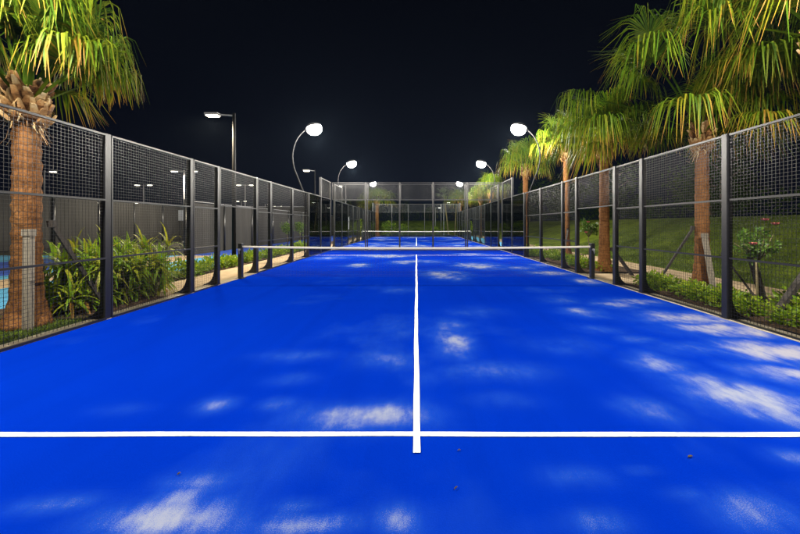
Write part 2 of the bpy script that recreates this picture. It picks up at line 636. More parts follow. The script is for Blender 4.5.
def back_bank(X, Y):
    t = np.clip((Y - 47) / 9, 0, 1)
    return 2.1 * t * t * (3 - 2 * t) + .1 * vnoise(X * .5, Y * .5, 14) * t


sheet('lawn', -30, 8.7, 46, 64, -.014, M['lawn'], 60, 30, zf=back_bank)

# ------------------------------------------------------------------ padel court enclosure
PANELS = {}


def wire_mesh(L, H, pitch=.05, w=.0034):
    key = ('w', L, H)
    if key not in PANELS:
        m = MB()
        n = int(round(L / pitch))
        for i in range(1, n):
            y = L * i / n
            m.box(-w / 2, w / 2, y - w / 2, y + w / 2, 0, H)
        n = int(round(H / pitch))
        for i in range(1, n):
            z = H * i / n
            m.box(-w / 2 + w, w / 2 + w, 0, L, z - w / 2, z + w / 2)
        PANELS[key] = m.mesh('mesh_panel', M['wire'])
    return PANELS[key]


def frame_mesh(L, zs, th=.03):
    key = ('f', L, tuple(zs), th)
    if key not in PANELS:
        m = MB()
        for z in zs:
            m.box(-.002, .036, 0, L, z, z + th)
        if len(zs) > 1:
            for y in (-.004, L - .018):
                m.box(.001, .033, y, y + .022, zs[0] + .003, zs[-1] + th - .003)
        PANELS[key] = m.mesh('frame', M['metal'])
    return PANELS[key]


def glass_mesh(L, H):
    key = ('g', L, H)
    if key not in PANELS:
        m = MB()
        m.box(-.006, .006, .012, L - .012, .03, H - .01)
        PANELS[key] = m.mesh('glass_panel', M['glass'])
    return PANELS[key]


def post_mesh(H, s, hw=.05):
    """10 cm square steel post with a base plate and a curved gusset on its outer side (local +x * s)"""
    key = ('p', H, s, hw)
    if key not in PANELS:
        m = MB()
        a, b = sorted((0.0, s * .10))
        m.box(a, b, -hw, hw, 0, H, .006)
        prof = [(.10, .012), (.36, .012), (.33, .035), (.255, .07), (.19, .14), (.145, .24), (.118, .36), (.10, .46)]
        m.prism([(x * s, z) for x, z in (prof if s > 0 else prof)], -.012, .012)
        a, b = sorted((s * .0, s * .37))
        m.box(a, b, -.075, .075, .0121, .022)
        for px in (.15, .33):
            for py in (-.05, .05):
                m.box(s * px - .012, s * px + .012, py - .012, py + .012, .022, .036)
        PANELS[key] = m.mesh('post', M['metal'])
    return PANELS[key]


def lay_panel(root, kind, loc, rotz, L, out):
    """one bay: wire panel, glass panel or gate opening; out = sign of the outward local offset after rotation"""
    x, y, z = loc
    if kind in ('mesh', 'short'):
        p = link('mesh_panel', wire_mesh(L, 2.95), root, (x, y, .05), rotz)
        link('frame', frame_mesh(L, (-.045, .93, 1.87, 2.92)), p)
    elif kind == 'gate':
        p = link('mesh_panel', wire_mesh(L, .95), root, (x, y, 2.05), rotz)
        link('frame', frame_mesh(L, (-.04, .92)), p)
    elif kind == 'glass':
        p = link('glass_panel', glass_mesh(L, 3.0), root, (x, y, .0), rotz)
        link('frame', frame_mesh(L, (.0, 2.98), .035), p)
    elif kind == 'tall':
        p = link('glass_panel', glass_mesh(L, 3.0), root, (x, y, .0), rotz)
        link('frame', frame_mesh(L, (.0,), .035), p)
        p = link('mesh_panel', wire_mesh(L, .95), root, (x, y, 3.03), rotz)
        link('frame', frame_mesh(L, (-.05, .93)), p)


def side_fence(s, label):
    root = thing('court_fence', label, 'fence', (s * 5.0, C1A, 0), 0, 'side fences of the padel courts')
    ks = [(0, 4), (2, 4), (4, 3), (6, 3), (8, 3), (9, 3), (11, 3), (12, 3), (14, 3), (16, 3), (18, 4), (20, 4)]
    kinds = ['tall', 'glass', 'mesh', 'mesh', 'short', 'gate', 'short', 'mesh', 'mesh', 'glass', 'tall']
    for y, h in ks:
        yy = min(max(y, .05), 19.95)
        link('post', post_mesh(h + .01, s), root, (s * .004, yy, 0))
    for (a, _), (b, _), kd in zip(ks[:-1], ks[1:], kinds):
        lay_panel(root, kd, (s * .03, a + .05, 0), 0, b - a - .1, s)
    return root


left1 = side_fence(-1, 'black wire mesh fence along the left edge of the near blue court')
right1 = side_fence(1, 'black wire mesh fence along the right edge of the near blue court')
dup(left1, (-5, C2A, 0), label='dark fence on the left edge of the far second court')
dup(right1, (5, C2A, 0), label='dark fence on the right edge of the far second court')


def end_wall(y, s, label):
    """glass wall 3 m high with a metre of mesh above; s = outward direction along y"""
    root = thing('glass_end_wall', label, 'glass wall', (0, y, 0), 0, 'glass end walls of the padel courts')
    for x in (-3, -1, 1, 3):
        link('post', post_mesh(4.01, 1, .03), root, (x, s * .004, 0), s * PI / 2)
    for x in (-5, -3, -1, 1, 3):
        lay_panel(root, 'tall', (x + .055, s * .03, 0), -PI / 2, 1.89, s)
    return root


end_wall(C1B, 1, 'glass wall with mesh top closing the far end of the near court')
end_wall(C2A, -1, 'glass wall at the near end of the second court behind the concrete strip')
end_wall(C2B, 1, 'glass wall at the far end of the distant second court')


# ------------------------------------------------------------------ nets
def padel_net(label):
    root = thing('padel_net', label, 'net', (0, NETY, 0), 0, 'court nets')
    for s in (-1, 1):
        p = MB()
        p.box(s * 4.99 - .055, s * 4.99 + .055, -.055, .055, .0, 1.0, .008)
        p.box(s * 4.99 - .11, s * 4.99 + .11, -.09, .09, .0055, .018)
        post = p.build('net_post', M['metal'], root)
        c = MB()
        c.tube([(s * 4.99, -.055, .82), (s * 4.99, -.10, .82)], .035, 12)
        c.bar((s * 4.99, -.095, .82), (s * 4.99 + .01, -.10, .70), .014)
        c.build('winch', M['pole'], post, True)
    top = lambda x: .88 + .045 * (x / 4.93) ** 2
    N = 220
    xs = [-4.93 + 9.86 * i / N for i in range(N + 1)]
    m = MB()
    w = .0020
    for x in xs:
        m.box(x - w / 2, x + w / 2, -w / 2, w / 2, .03, top(x) - .03)
    for j in range(1, 19):
        f = j / 19
        for a, b in zip(xs[:-1:10], xs[10::10]):
            m.bar((a, 0, .03 + (top(a) - .06) * f), (b, 0, .03 + (top(b) - .06) * f), w)
    m.build('net_mesh', M['netcord'], root)
    m = MB()
    for a, b in zip(xs[:-1:5], xs[5::5]):
        za, zb = top(a), top(b)
        vs = [(x, y, z + dz) for x, z in ((a, za), (b, zb)) for y, dz in ((-.008, -.055), (-.011, -.012), (0, .003), (.011, -.012), (.008, -.055))]
        m.add(vs, [(i, i + 1, i + 6, i + 5) for i in range(4)] + [(4, 0, 5, 9)])
    m.build('net_band', M['tape'], root, True)
    return root


net1 = padel_net('white taped net across the near blue court between black posts')
dup(net1, (0, NETY + SHIFT, 0), label='distant white taped net on the second court beyond the glass')


# ------------------------------------------------------------------ floodlights
def bez(pts, n=10):
    """Catmull-Rom through pts"""
    P = [Vector(p) for p in pts]
    P = [P[0] * 2 - P[1]] + P + [P[-1] * 2 - P[-2]]
    out = []
    for i in range(1, len(P) - 2):
        for k in range(n):
            t = k / n
            a, b, c, d = P[i - 1], P[i], P[i + 1], P[i + 2]
            out.append(.5 * ((2 * b) + (c - a) * t + (2 * a - 5 * b + 4 * c - d) * t * t + (3 * b - a - 3 * c + d) * t ** 3))
    out.append(P[-2])
    return out


def floodlight(s, y, label):
    root = thing('floodlight_mast', label, 'floodlight', (s * 5.2, y, 0), 0, 'curved floodlight masts round the courts')
    path = [(0, 0, 0), (0, 0, 1.4), (0, 0, 2.7), (s * .24, 0, 3.5), (s * .50, 0, 4.2), (s * .56, 0, 4.85), (s * .36, 0, 5.5), (s * -.06, 0, 5.98), (s * -.20, 0, 6.08)]
    pts = bez(path, 8)
    m = MB()
    m.tube(pts, [.040 - .018 * i / (len(pts) - 1) for i in range(len(pts))], 12)
    m.box(-.12, .12, -.12, .12, -.09, .02)
    m.build('pole', M['dpole'], root, True)
    head = link('lamp_head', None, root)
    h = MB()
    prof = [(.0, .16), (.12, .15), (.24, .12), (.32, .065), (.35, .0), (.34, -.02)]
    h.lathe(prof, 28)
    head = h.build('lamp_head', M['pole'], root, True)
    head.location = (s * -.42, 0, 6.08)
    head.rotation_euler = (0, s * math.radians(14), 0)
    d = MB()
    prof = [(.33, -.015), (.345, -.10), (.325, -.20), (.27, -.29), (.19, -.345), (.10, -.37), (.0, -.378)]
    d.lathe(prof, 28)
    d.build('diffuser', M['lamp'], head, True)
    L = bpy.data.lights.new('floodlight_lamp', 'AREA')
    L.shape = 'DISK'
    L.size = .5
    L.energy = FLOOD_W
    L.color = (1.0, .94, .84)
    lo = link('floodlight_lamp', L, head, (0, 0, -.40))
    P = bpy.data.lights.new('floodlight_glow', 'POINT')
    P.energy = GLOW_W * (.95 if y < NETY - 5 and y > 0 and y < 6 else 1.0)
    P.shadow_soft_size = .12
    P.color = (1.0, .94, .84)
    link('floodlight_glow', P, head, (0, 0, -.54))
    return root


for o in [x for x in COL.objects if x.name.startswith('lamp_head') and x.data is None]:
    bpy.data.objects.remove(o)
FL = [(-1, NETY - 7, 'curved floodlight mast on the left fence nearest to the viewer'),
      (1, NETY - 7, 'curved floodlight mast on the right fence nearest to the viewer'),
      (-1, NETY + 6, 'large bright floodlight on a grey pole bowed outward from the left fence'),
      (1, NETY + 6, 'large bright floodlight beside the drooping palms on the right fence'),
      (-1, NETY + SHIFT - 6, 'smaller bright floodlight on the left above the court corner'),
      (1, NETY + SHIFT - 6, 'smaller bright floodlight on the right above the far glass wall'),
      (-1, NETY + SHIFT + 6, 'tiny distant floodlight on the left just above the far wall'),
      (1, NETY + SHIFT + 6, 'tiny distant floodlight on the right just above the far wall')]
for s, y, lb in FL:
    floodlight(s, y, lb)
for o in [x for x in COL.objects if x.name.startswith('lamp_head') and x.data is None]:
    bpy.data.objects.remove(o)


# ------------------------------------------------------------------ street lamps
def street_lamp(x, y, h, arms, label, mat='warmfar', arm=.7, group='distant street lamps on the left', pr=.06):
    pole_m = 'dpole' if mat == 'warm' else 'pole'
    root = thing('street_lamp', label, 'street lamp', (x, y, -.1), 0, group)
    m = MB()
    m.tube([(0, 0, 0), (0, 0, h * .5), (0, 0, h + .1)], [pr * 1.15, pr, pr * .8], 10)
    m.tube([(0, 0, 0), (0, 0, .25)], [pr * 1.8, pr * 1.6], 10)
    m.build('pole', M[pole_m], root, True)
    for a in arms:
        m = MB()
        m.bar((0, 0, h), (a * (arm - .25), 0, h + .04), .05)
        m.build('arm', M['pole'], root)
        hd = MB()
        c = a * arm
        hd.box(c - .27, c + .27, -.14, .14, h + .01, h + .10, .02)
        hd = hd.build('lamp_head', M['pole'], root)
        g = MB()
        g.box(c - .21, c + .21, -.115, .115, h - .03, h + .008, .012)
        g.build('diffuser', M[mat], hd)
    return root


near_lamp = street_lamp(-7.24, 13.1, 5.95, (-1,), 'tall street lamp with one lit head rising behind the left fence', 'warm', .85, 'street lamps by the path', .07)
lt = bpy.data.lights.new('street_lamp_light', 'SPOT')
lt.energy = 1800
lt.spot_size = math.radians(165)
lt.spot_blend = .5
lt.shadow_soft_size = .15
lt.color = (1, .84, .58)
link('street_lamp_light', lt, near_lamp, (-.85, 0, 5.86))
street_lamp(-8.3, 27.0, 6.0, (-1,), 'single headed street lamp left of the raised glass corner', 'warm', .7)
dl = street_lamp(-19.0, 27.0, 5.95, (-1, 1), 'double headed street lamp behind the tall fence post and shrubs', arm=.8)
for s in (-1, 1):
    l2 = bpy.data.lights.new('street_lamp_light', 'SPOT')
    l2.energy = 1500
    l2.spot_size = math.radians(165)
    l2.spot_blend = .4
    l2.shadow_soft_size = .15
    l2.color = (1, .90, .70)
    link('street_lamp_light', l2, dl, (s * .8, 0, 5.86))
street_lamp(-31.0, 27.5, 6.0, (1,), 'single street lamp glowing just right of the left palm trunk')
street_lamp(-30.6, 37.0, 6.0, (-1, 1), 'double headed street lamp above the middle of the strap leaved shrubs')
street_lamp(-19.2, 37.0, 6.0, (-1, 1), 'double headed street lamp right of the tall near street lamp pole')
street_lamp(-33.4, 63.0, 6.0, (-1, 1), 'small double headed street lamp low behind the near street lamp pole')
street_lamp(-34.0, 81.0, 6.0, (-1, 1), 'tiny double headed street lamp beyond the two young trees', arm=.75)
street_lamp(-27.5, 60.0, 5.2, (1,), 'tiny single lamp left of the young trees over the windscreen')
street_lamp(-45.0, 46.0, 4.6, (1,), 'low lamp peeping over the windscreen near the first tall post')
street_lamp(-37.5, 45.0, 4.5, (-1,), 'low lamp beneath the double lamp over the shrubs')
street_lamp(-21.0, 62.0, 4.4, (1,), 'tiny lamp just left of the white notice board')
street_lamp(-9.2, 43.0, 6.6, (-1,), 'distant lamp at the top left corner of the far glass wall')
street_lamp(3.9, 47.0, 4.7, (1,), 'distant lamp head showing through the far wall right of centre', group='distant street lamps beyond the far wall')
street_lamp(3.0, 52.0, 4.2, (1,), 'small dim lamp low behind the far wall near the slender trunks', group='distant street lamps beyond the far wall')
street_lamp(11.5, 50.0, 4.4, (1,), 'dim lamp beyond the right corner of the far court', group='distant street lamps beyond the far wall')


# ------------------------------------------------------------------ windscreen fences
def windscreen(p, q, h, label, step=3.0):
    P, Q = Vector((*p, 0)), Vector((*q, 0))
    L = (Q - P).length
    ang = math.atan2(Q.y - P.y, Q.x - P.x)
    root = thing('windscreen_fence', label, 'fence', (p[0], p[1], -.1), ang, 'grey windscreen fences round the sports courts')
    n = max(1, int(L / step))
    for i in range(n):
        a, b = L * i / n, L * (i + 1) / n
        m = MB()
        K = 8
        vs = []
        for k in range(K + 1):
            x = a + .05 + (b - a - .1) * k / K
            bow = .02 * math.sin(PI * k / K) + .012 * math.sin(9 * k + i)
            for z in (.06, h * .33, h * .66, h):
                vs.append((x, .03 + bow, z))
        fs = [(k * 4 + j, k * 4 + 4 + j, k * 4 + 5 + j, k * 4 + 1 + j) for k in range(K) for j in range(3)]
        vs2 = [(x, y + .006, z) for x, y, z in vs]
        nv = len(vs)
        fs2 = [tuple(v + nv for v in reversed(f)) for f in fs]
        m.add(vs + vs2, fs + fs2)
        m.build('fabric_panel', M['screen'], root)
    for i in range(n + 1):
        m = MB()
        m.tube([(L * i / n, 0, 0), (L * i / n, 0, h + .12)], .05 if i % 3 else .10, 10)
        m.build('post', M['metal'], root, True)
    m = MB()
    m.tube([(0, 0, h + .06), (L, 0, h + .06)], .028, 8)
    m.build('top_rail', M['pole'], root, True)
    return root


windscreen((-23.75, 3), (-23.75, 34), 3.4, 'long grey windscreen fence behind the far side of the sports court')
windscreen((-23.4, 34.3), (-11.6, 34.3), 3.4, 'grey windscreen fence running across behind the sports courts')
windscreen((-11.45, 16.4), (-11.45, 46), 2.75, 'grey windscreen fence beyond the sandy path left of the net')


# notice boards
def board(x, y, z0, w, h, label, rot=0):
    root = thing('notice_board', label, 'sign', (x, y, -.1), rot, 'white notice boards')
    m = MB()
    for px in (-w * .36, w * .36):
        m.box(px - .025, px + .025, .022, .072, 0, z0 + h * .9)
    m.build('post', M['metal'], root)
    m = MB()
    m.box(-w / 2, w / 2, -.02, .02, z0, z0 + h, .008)
    m.build('panel', M['board'], root)


board(-9.0, 29.6, .95, .50, 1.4, 'tall white notice board between the left fence and the far court')
board(-6.3, 30.2, 1.15, .28, 1.15, 'narrow white notice board seen through the far glass wall')
board(-17.0, 24.0, 1.9, .62, .75, 'small white notice above the shrubs beside the second tall post')


# ------------------------------------------------------------------ palms
def frond(mb, pet, base, az, el, Lp, Lf, nseg, old, droop=1.0):
    """one costapalmate leaf: arching petiole, then a fan whose ribbons split and hang"""
    h = Vector((math.cos(az), math.sin(az), 0))
    d = (h * math.cos(el) + Vector((0, 0, 1)) * math.sin(el)).normalized()
    p = Vector(base)
    n = 9
    pts, dirs = [p.copy()], [d.copy()]
    for i in range(n):
        d = (d + Vector((0, 0, -1)) * (.02 + .03 * max(0, math.cos(el))) * droop * (i / n + .3)).normalized()
        p = p + d * (Lp / n)
        pts.append(p.copy())
        dirs.append(d.copy())
    side = d.cross(Vector((0, 0, 1)))
    side = side.normalized() if side.length > .05 else Vector((-math.sin(az), math.cos(az), 0))
    up = side.cross(d).normalized()
    sides = [side] * len(pts)
    w = [.055 - .034 * i / n for i in range(n + 1)]
    pet.ribbon(pts, w, sides, .3 + .25 * old)
    pet.ribbon([q - up * .012 for q in pts], w, sides, .3 + .25 * old)
    for k in range(nseg):
        f = -1 + 2 * (k + .5) / nseg
        th = f * math.radians(112) + random.uniform(-.03, .03)
        L = Lf * (1 - .30 * abs(f) ** 1.5) * random.uniform(.86, 1.1)
        sd = (d * math.cos(th) + side * math.sin(th) + up * (.20 * abs(f) + .05 + random.uniform(-.04, .04))).normalized()
        sv = sd.cross(up).normalized()
        q = p + d * (.10 * (1 - abs(f)))
        M_ = 9
        rp, rw, rs, rt = [q.copy()], [.012], [sv], []
        t0 = random.uniform(0, .12)
        brown = random.random()
        base_t = .365 + .42 * old * random.random() + random.uniform(-.24, .22)
        cur = sd.copy()
        start = random.uniform(.26, .40)
        hang = random.uniform(.75, 1.0) * droop
        sway = Vector((random.uniform(-.12, .12), random.uniform(-.12, .12), 0))
        for i in range(M_):
            t = (i + 1) / M_
            g = min(1, max(0, (t - start) / .30))
            g = g * g * (3 - 2 * g) * hang
            cur = (sd * (1 - g) + (Vector((0, 0, -1)) + sway + sd * .10) * g).normalized()
            q = q + cur * (L / M_)
            rp.append(q.copy())
            wd = .025 * min(1, t / .28) if t < .35 else .025 * (1 - ((t - .35) / .65) ** 1.4) + .003
            rw.append(wd)
            s2 = (sv - cur * sv.dot(cur))
            rs.append(s2.normalized() if s2.length > .1 else sv)
        tips = [base_t + (.55 * max(0, (i / M_ - .55) / .45) ** 1.5 * (1 if brown < .35 + .5 * old else .15)) for i in range(M_ + 1)]
        mb.ribbon(rp, rw, rs, [min(1, max(0.02, x)) for x in tips])


def trunk_part(root, H, r0, r1, lean=(0, 0), mat='trunk', n=22):
    m = MB()
    K = int(H / .07)
    pts, rad = [], []
    for i in range(K + 1):
        t = i / K
        pts.append((lean[0] * t, lean[1] * t, H * t))
        flare = r0 * .85 * math.exp(-t * H / .28)
        ring = .014 * ((i % 3) / 2.0 - .5)
        rad.append(r0 + (r1 - r0) * t ** .8 + flare + ring)
    m.tube(pts, rad, n, jitter=.035)
    return m.build('trunk', M[mat], root, True)


def boots_part(root, z, r, H, n=84, ctr=(0, 0)):
    """stubs of old leaf bases, crossing over each other round the top of the trunk"""
    m = MB()
    for i in range(n):
        t = i / n
        a = i * 2.399 + random.uniform(-.2, .2)
        zz = z + H * t
        L = random.uniform(.12, .26)
        out = random.uniform(.15, .65)
        h = Vector((math.cos(a), math.sin(a), 0))
        s = Vector((-math.sin(a), math.cos(a), 0))
        p = Vector((ctr[0], ctr[1], zz)) + h * (r * (1.0 - .15 * t))
        d = (h * out + Vector((0, 0, 1)) + s * random.uniform(-.4, .4)).normalized()
        q = p + d * L + h * .04
        w0, w1 = random.uniform(.045, .08), random.uniform(.012, .03)
        nrm = d.cross(s).normalized()
        th0, th1 = .03, .012
        vs = [p - s * w0 - nrm * th0, p + s * w0 - nrm * th0, p + s * w0 * .8 + nrm * th0, p - s * w0 * .8 + nrm * th0]
        mid = (p + q) / 2 + h * .015
        vs += [mid - s * w0 * .7 - nrm * th0, mid + s * w0 * .7 - nrm * th0, mid + s * w0 * .5 + nrm * th0, mid - s * w0 * .5 + nrm * th0]
        vs += [q - s * w1 - nrm * th1, q + s * w1 - nrm * th1, q + s * w1 + nrm * th1, q - s * w1 + nrm * th1]
        fs = [(3, 2, 1, 0), (8, 9, 10, 11)]
        for b in (0, 4):
            fs += [(b + k, b + (k + 1) % 4, b + 4 + (k + 1) % 4, b + 4 + k) for k in range(4)]
        t_ = random.uniform(.1, .75)
        m.add(vs, fs, [t_] * 8 + [min(1, t_ + .3)] * 4)
    # ragged fibre strips
    for i in range(n // 2):
        a = random.uniform(0, 2 * PI)
        h = Vector((math.cos(a), math.sin(a), 0))
        s = Vector((-math.sin(a), math.cos(a), 0))
        p = Vector((ctr[0], ctr[1], z + H * random.random())) + h * r * 1.08
        pts = [p + h * .10 * (k / 3) ** 2 + s * random.uniform(-.03, .03) + Vector((0, 0, -.10 * k)) for k in range(4)]
        m.ribbon(pts, [.03, .028, .02, .006], [s] * 4, random.uniform(.3, .9))
    return m.build('leaf_bases', M['boot'], root)


def crown_part(root, z, nf, Lp, Lf, nseg, mat='palm', seed=1, ctr=(0, 0), old_from=.55, el0=86, el1=22, reach=1.0, bias=0.0):
    st = random.getstate()
    random.seed(seed)
    mb, pet = MB(), MB()
    for i in range(nf):
        t = (i + .5) / nf
        az = i * 2.39996 + random.uniform(-.25, .25)
        el = math.radians(el0 + (el1 - el0) * t ** .85 + random.uniform(-12, 11))
        lp = Lp * (.72 + .35 * math.sin(PI * min(1, t * 1.1)) + random.uniform(-.16, .14)) * reach
        lp *= 1 - bias * math.cos(az)
        old = max(0, (t - old_from) / (1 - old_from))
        b = (ctr[0] + .10 * math.cos(az), ctr[1] + .10 * math.sin(az), z - .28 * t)
        frond(mb, pet, b, az, el, lp, Lf * random.uniform(.85, 1.12), nseg, old, random.uniform(.82, 1.15) if t > .25 else random.uniform(.5, .9))
    random.setstate(st)
    mb.v += pet.v[:0]
    c = mb.build('crown', M[mat], root)
    pet.build('petioles', M[mat], c)
    return c


def palm(x, y, H, label, seed, r0=.19, r1=.165, nf=34, Lp=1.05, Lf=1.25, nseg=40, mat='palm', rot=0.0, lean=(0, 0), boots=True, **kw):
    root = thing('palm_tree', label, 'palm', (x, y, -.02), rot, 'fan palms beside the courts')
    trunk_part(root, H, r0, r1, lean)
    if boots:
        boots_part(root, H - .50, r1 * 1.08, .62, ctr=lean)
    crown_part(root, H + .12, nf, Lp, Lf, nseg, mat, seed, ctr=lean, **kw)
    return root


palm(-5.96, 5.05, 3.55, 'large fan palm at the left edge with shaggy tan leaf bases', 21, .165, .15, nf=28, Lp=1.12, Lf=1.08, nseg=70, el1=36)
palm(6.90, 7.97, 3.8, 'fan palm with slim trunk behind the right fence by the rose bush', 22, .15, .13, nf=24, Lp=1.75, Lf=1.45, nseg=66, el0=64, el1=12, bias=.5)
palm(6.7, 5.4, 4.75, 'tall palm whose hanging fronds fill the top right corner', 23, .17, .15, nf=28, Lp=1.25, Lf=1.7, nseg=68, el1=16, bias=.1)
pB = palm(6.15, 10.8, 4.2, 'fan palm rising behind the right net post', 24, .16, .135, nf=22, Lp=1.0, Lf=1.3, nseg=46, mat='palm')
palm(7.5, 16.5, 5.2, 'fan palm between the right net post and the far court corner', 25, .16, .14, nf=22, Lp=1.2, Lf=1.4, nseg=40)
pD = palm(6.75, 20.4, 5.0, 'fan palm with reddish leaf bases below the right floodlight', 26, .17, .15, nf=32, Lp=1.1, Lf=1.4, nseg=28)
dup(pD, (6.2, 27.5, -.25), 1.7, 'fan palm rising behind the far right corner of the near court', scale=.88)
dup(pD, (7.0, 36.0, -.2), 3.1, 'smallest fan palm right of the second court', scale=.9)
dup(pB, (-5.3, 44.4, -.1), 2.2, 'bright fan palm behind the left half of the far court wall', scale=(1.65, 1.65, 1.12))
dup(pB, (5.9, 44.5, -.1), 4.2, 'fan palm behind the right end of the far court wall', scale=(1.5, 1.5, 1.1))
dup(pB, (-6.9, 46.5, -.1), .6, 'fan palm behind the left end of the far court wall', scale=1.0)

# slender-stemmed palm clump beyond the far court: three separate stems
for i, (x, lean, H, lb) in enumerate([(4.6, (-.6, 0), 5.6, 'slender pale palm stem leaning left beyond the far court'),
                                     (5.5, (.25, 0), 5.0, 'slender pale palm stem standing almost upright beyond the far court'),
                                     (6.1, (.9, .2), 4.6, 'slender pale palm stem leaning right beyond the far court')]):
    root = thing('palm_tree', lb, 'palm', (x, 47.2, 0), 0, 'slender palms beyond the far court')
    trunk_part(root, H, .10, .085, lean, 'stem', 10)
    crown_part(root, H + .1, 16, .8, .95, 16, 'dpalm', 60 + i, ctr=lean)


# timber props that hold the palms
def prop(p, q, w, label, mat='shade_timber'):
    P, Q = Vector(p), Vector(q)
    m = MB()
    d = Q - P
    m.bar((0, 0, 0), d, w, w * .6)
    m.bar(d * .985 + Vector((0, 0, -.03)), d * 1.0 + Vector((0, 0, .05)), w * 1.15, w * .8)
    o = m.build('timber_prop', M[mat], None, False, P)
    return tag(o, label, 'timber prop', 'timber props holding the palms')


prop((-5.72, 4.86, -.02), (-5.72, 4.87, 1.42), .11, 'pale upright board fixed against the left palm trunk', 'timber')
prop((-5.55, 5.95, -.02), (-5.86, 5.30, 1.55), .085, 'dark slanting prop between the left palm and the first tall post')
prop((-6.7, 5.9, -.02), (-6.7, 5.9, .80), .06, 'short dark upright stake right of the left palm trunk')
prop((6.72, 7.45, -.02), (6.74, 7.72, 1.28), .10, 'pale board fixed against the right palm trunk', 'timber')
prop((6.05, 8.35, -.02), (6.75, 8.05, 1.45), .07, 'dark slanting prop on the far side of the right palm')
prop((6.60, 6.25, -.02), (6.05, 6.0, 1.1), .10, 'dark slanting prop beside the tall right fence post')
prop((6.0, 5.55, -.02), (6.72, 5.45, 1.15), .10, 'dark slanting prop at the right edge below the hanging fronds')
prop((6.3, 5.95, -.02), (5.9, 6.35, .95), .05, 'thin dark stake leaning behind the rose stem')
prop((5.75, 13.0, -.02), (6.7, 14.6, 1.3), .07, 'dark slanting prop of the palm beyond the net')
prop((6.55, 10.0, -.02), (6.3, 10.6, .75), .10, 'dark short prop at the foot of the palm behind the net post')


# ------------------------------------------------------------------ shrubs and bedding
def leaf_quads(m, ctr, rad, n, size, shell=.55, tint=(0, 1), flat=.75):
    for _ in range(n):
        v = Vector((random.gauss(0, 1), random.gauss(0, 1), random.gauss(0, 1))).normalized()
        r = shell + (1 - shell) * random.random()
        p = Vector(ctr) + Vector((v.x * rad[0], v.y * rad[1], v.z * rad[2])) * r
        d = (v + Vector((random.uniform(-1, 1), random.uniform(-1, 1), random.uniform(-.6, .9))) * flat).normalized()
        s = d.cross(Vector((random.uniform(-1, 1), random.uniform(-1, 1), random.uniform(-1, 1)))).normalized()
        L = size * random.uniform(.6, 1.3)
        t = random.uniform(*tint)
        nrm = d.cross(s)
        vs = [p, p + d * L * .5 - s * L * .28 + nrm * L * .06, p + d * L, p + d * L * .5 + s * L * .28 + nrm * L * .06]
        m.add(vs, [(0, 1, 2, 3)], max(.01, t))


def strap_shrub(seed, spread=.42, H=1.1):
    random.seed(seed)
    root = thing('strap_leaf_shrub', '-', 'shrub', (0, 0, 0), 0, 'strap leaved shrubs behind the left fence')
    st, lf = MB(), MB()
    for c in range(10):
        a = random.uniform(0, 2 * PI)
        r = spread * math.sqrt(random.random())
        base = Vector((r * .6 * math.cos(a), r * .6 * math.sin(a), 0))
        top = Vector((r * 1.2 * math.cos(a), r * 1.2 * math.sin(a), random.uniform(.25, H * .80)))
        st.tube([base, (base + top) / 2 + Vector((random.uniform(-.03, .03), random.uniform(-.03, .03), 0)), top], [.022, .018, .015], 6)
        for k in range(19):
            az = k * 2.4 + random.uniform(-.3, .3)
            t = k / 19
            el = math.radians(80 - 115 * t + random.uniform(-8, 8))
            L = random.uniform(.36, .58) * (1.0 if t < .8 else .85)
            d = Vector((math.cos(az) * math.cos(el), math.sin(az) * math.cos(el), math.sin(el)))
            sv = Vector((-math.sin(az), math.cos(az), 0))
            q = top + Vector((0, 0, -.12 * t))
            pts = [q.copy()]
            for i in range(6):
                d = (d + Vector((0, 0, -.16 - .10 * i * .5))).normalized()
                q = q + d * (L / 6)
                pts.append(q.copy())
            w0 = random.uniform(.040, .060)
            ti = .54 + random.uniform(-.25, .25) + (.6 if t > .85 and random.random() < .5 else 0)
            lf.ribbon(pts, [w0 * .6, w0, w0, w0 * .85, w0 * .6, w0 * .3, .002], [sv] * 7, min(1, max(.02, ti)))
    st.build('stems', M['stem'], root, True)
    lf.build('foliage', M['strap'], root)
    return root


sA, sB = strap_shrub(101), strap_shrub(102, .46, 1.2)
SH = [(-5.95, 5.85, 1.0), (-6.35, 6.15, 1.05), (-5.78, 6.25, .92), (-6.15, 6.6, 1.08), (-5.72, 6.75, .95), (-6.45, 6.95, 1.1), (-5.85, 7.15, 1.0), (-6.3, 7.45, 1.12), (-6.75, 6.5, 1.0), (-6.7, 7.8, 1.1)]
for i, (x, y, sc) in enumerate(SH):
    lb = 'clump of strap leaved shrub behind the left fence, %s from the left palm' % ORD[i]
    if i < 2:
        o = (sA, sB)[i]
        o.location = (x, y, 0); o.scale = (sc,) * 3; o["label"] = lb
    else:
        dup((sA, sB)[i % 2], (x, y, 0), random.uniform(0, 6.28), lb, scale=sc)


def bedding(seed, name='bedding_plant', mat='bed', rad=(.27, .27, .20), n=420, size=.075):
    random.seed(seed)
    m = MB()
    for c in range(7):
        a = random.uniform(0, 2 * PI)
        r = random.uniform(.0, .5)
        k = random.uniform(.6, .85)
        leaf_quads(m, (rad[0] * r * math.cos(a), rad[1] * r * math.sin(a), rad[2] * random.uniform(.45, .85)),
                   (rad[0] * k, rad[1] * k, rad[2] * k * 1.1), n // 7, size, .3, (0, 1))
    return m.build(name, M[mat])


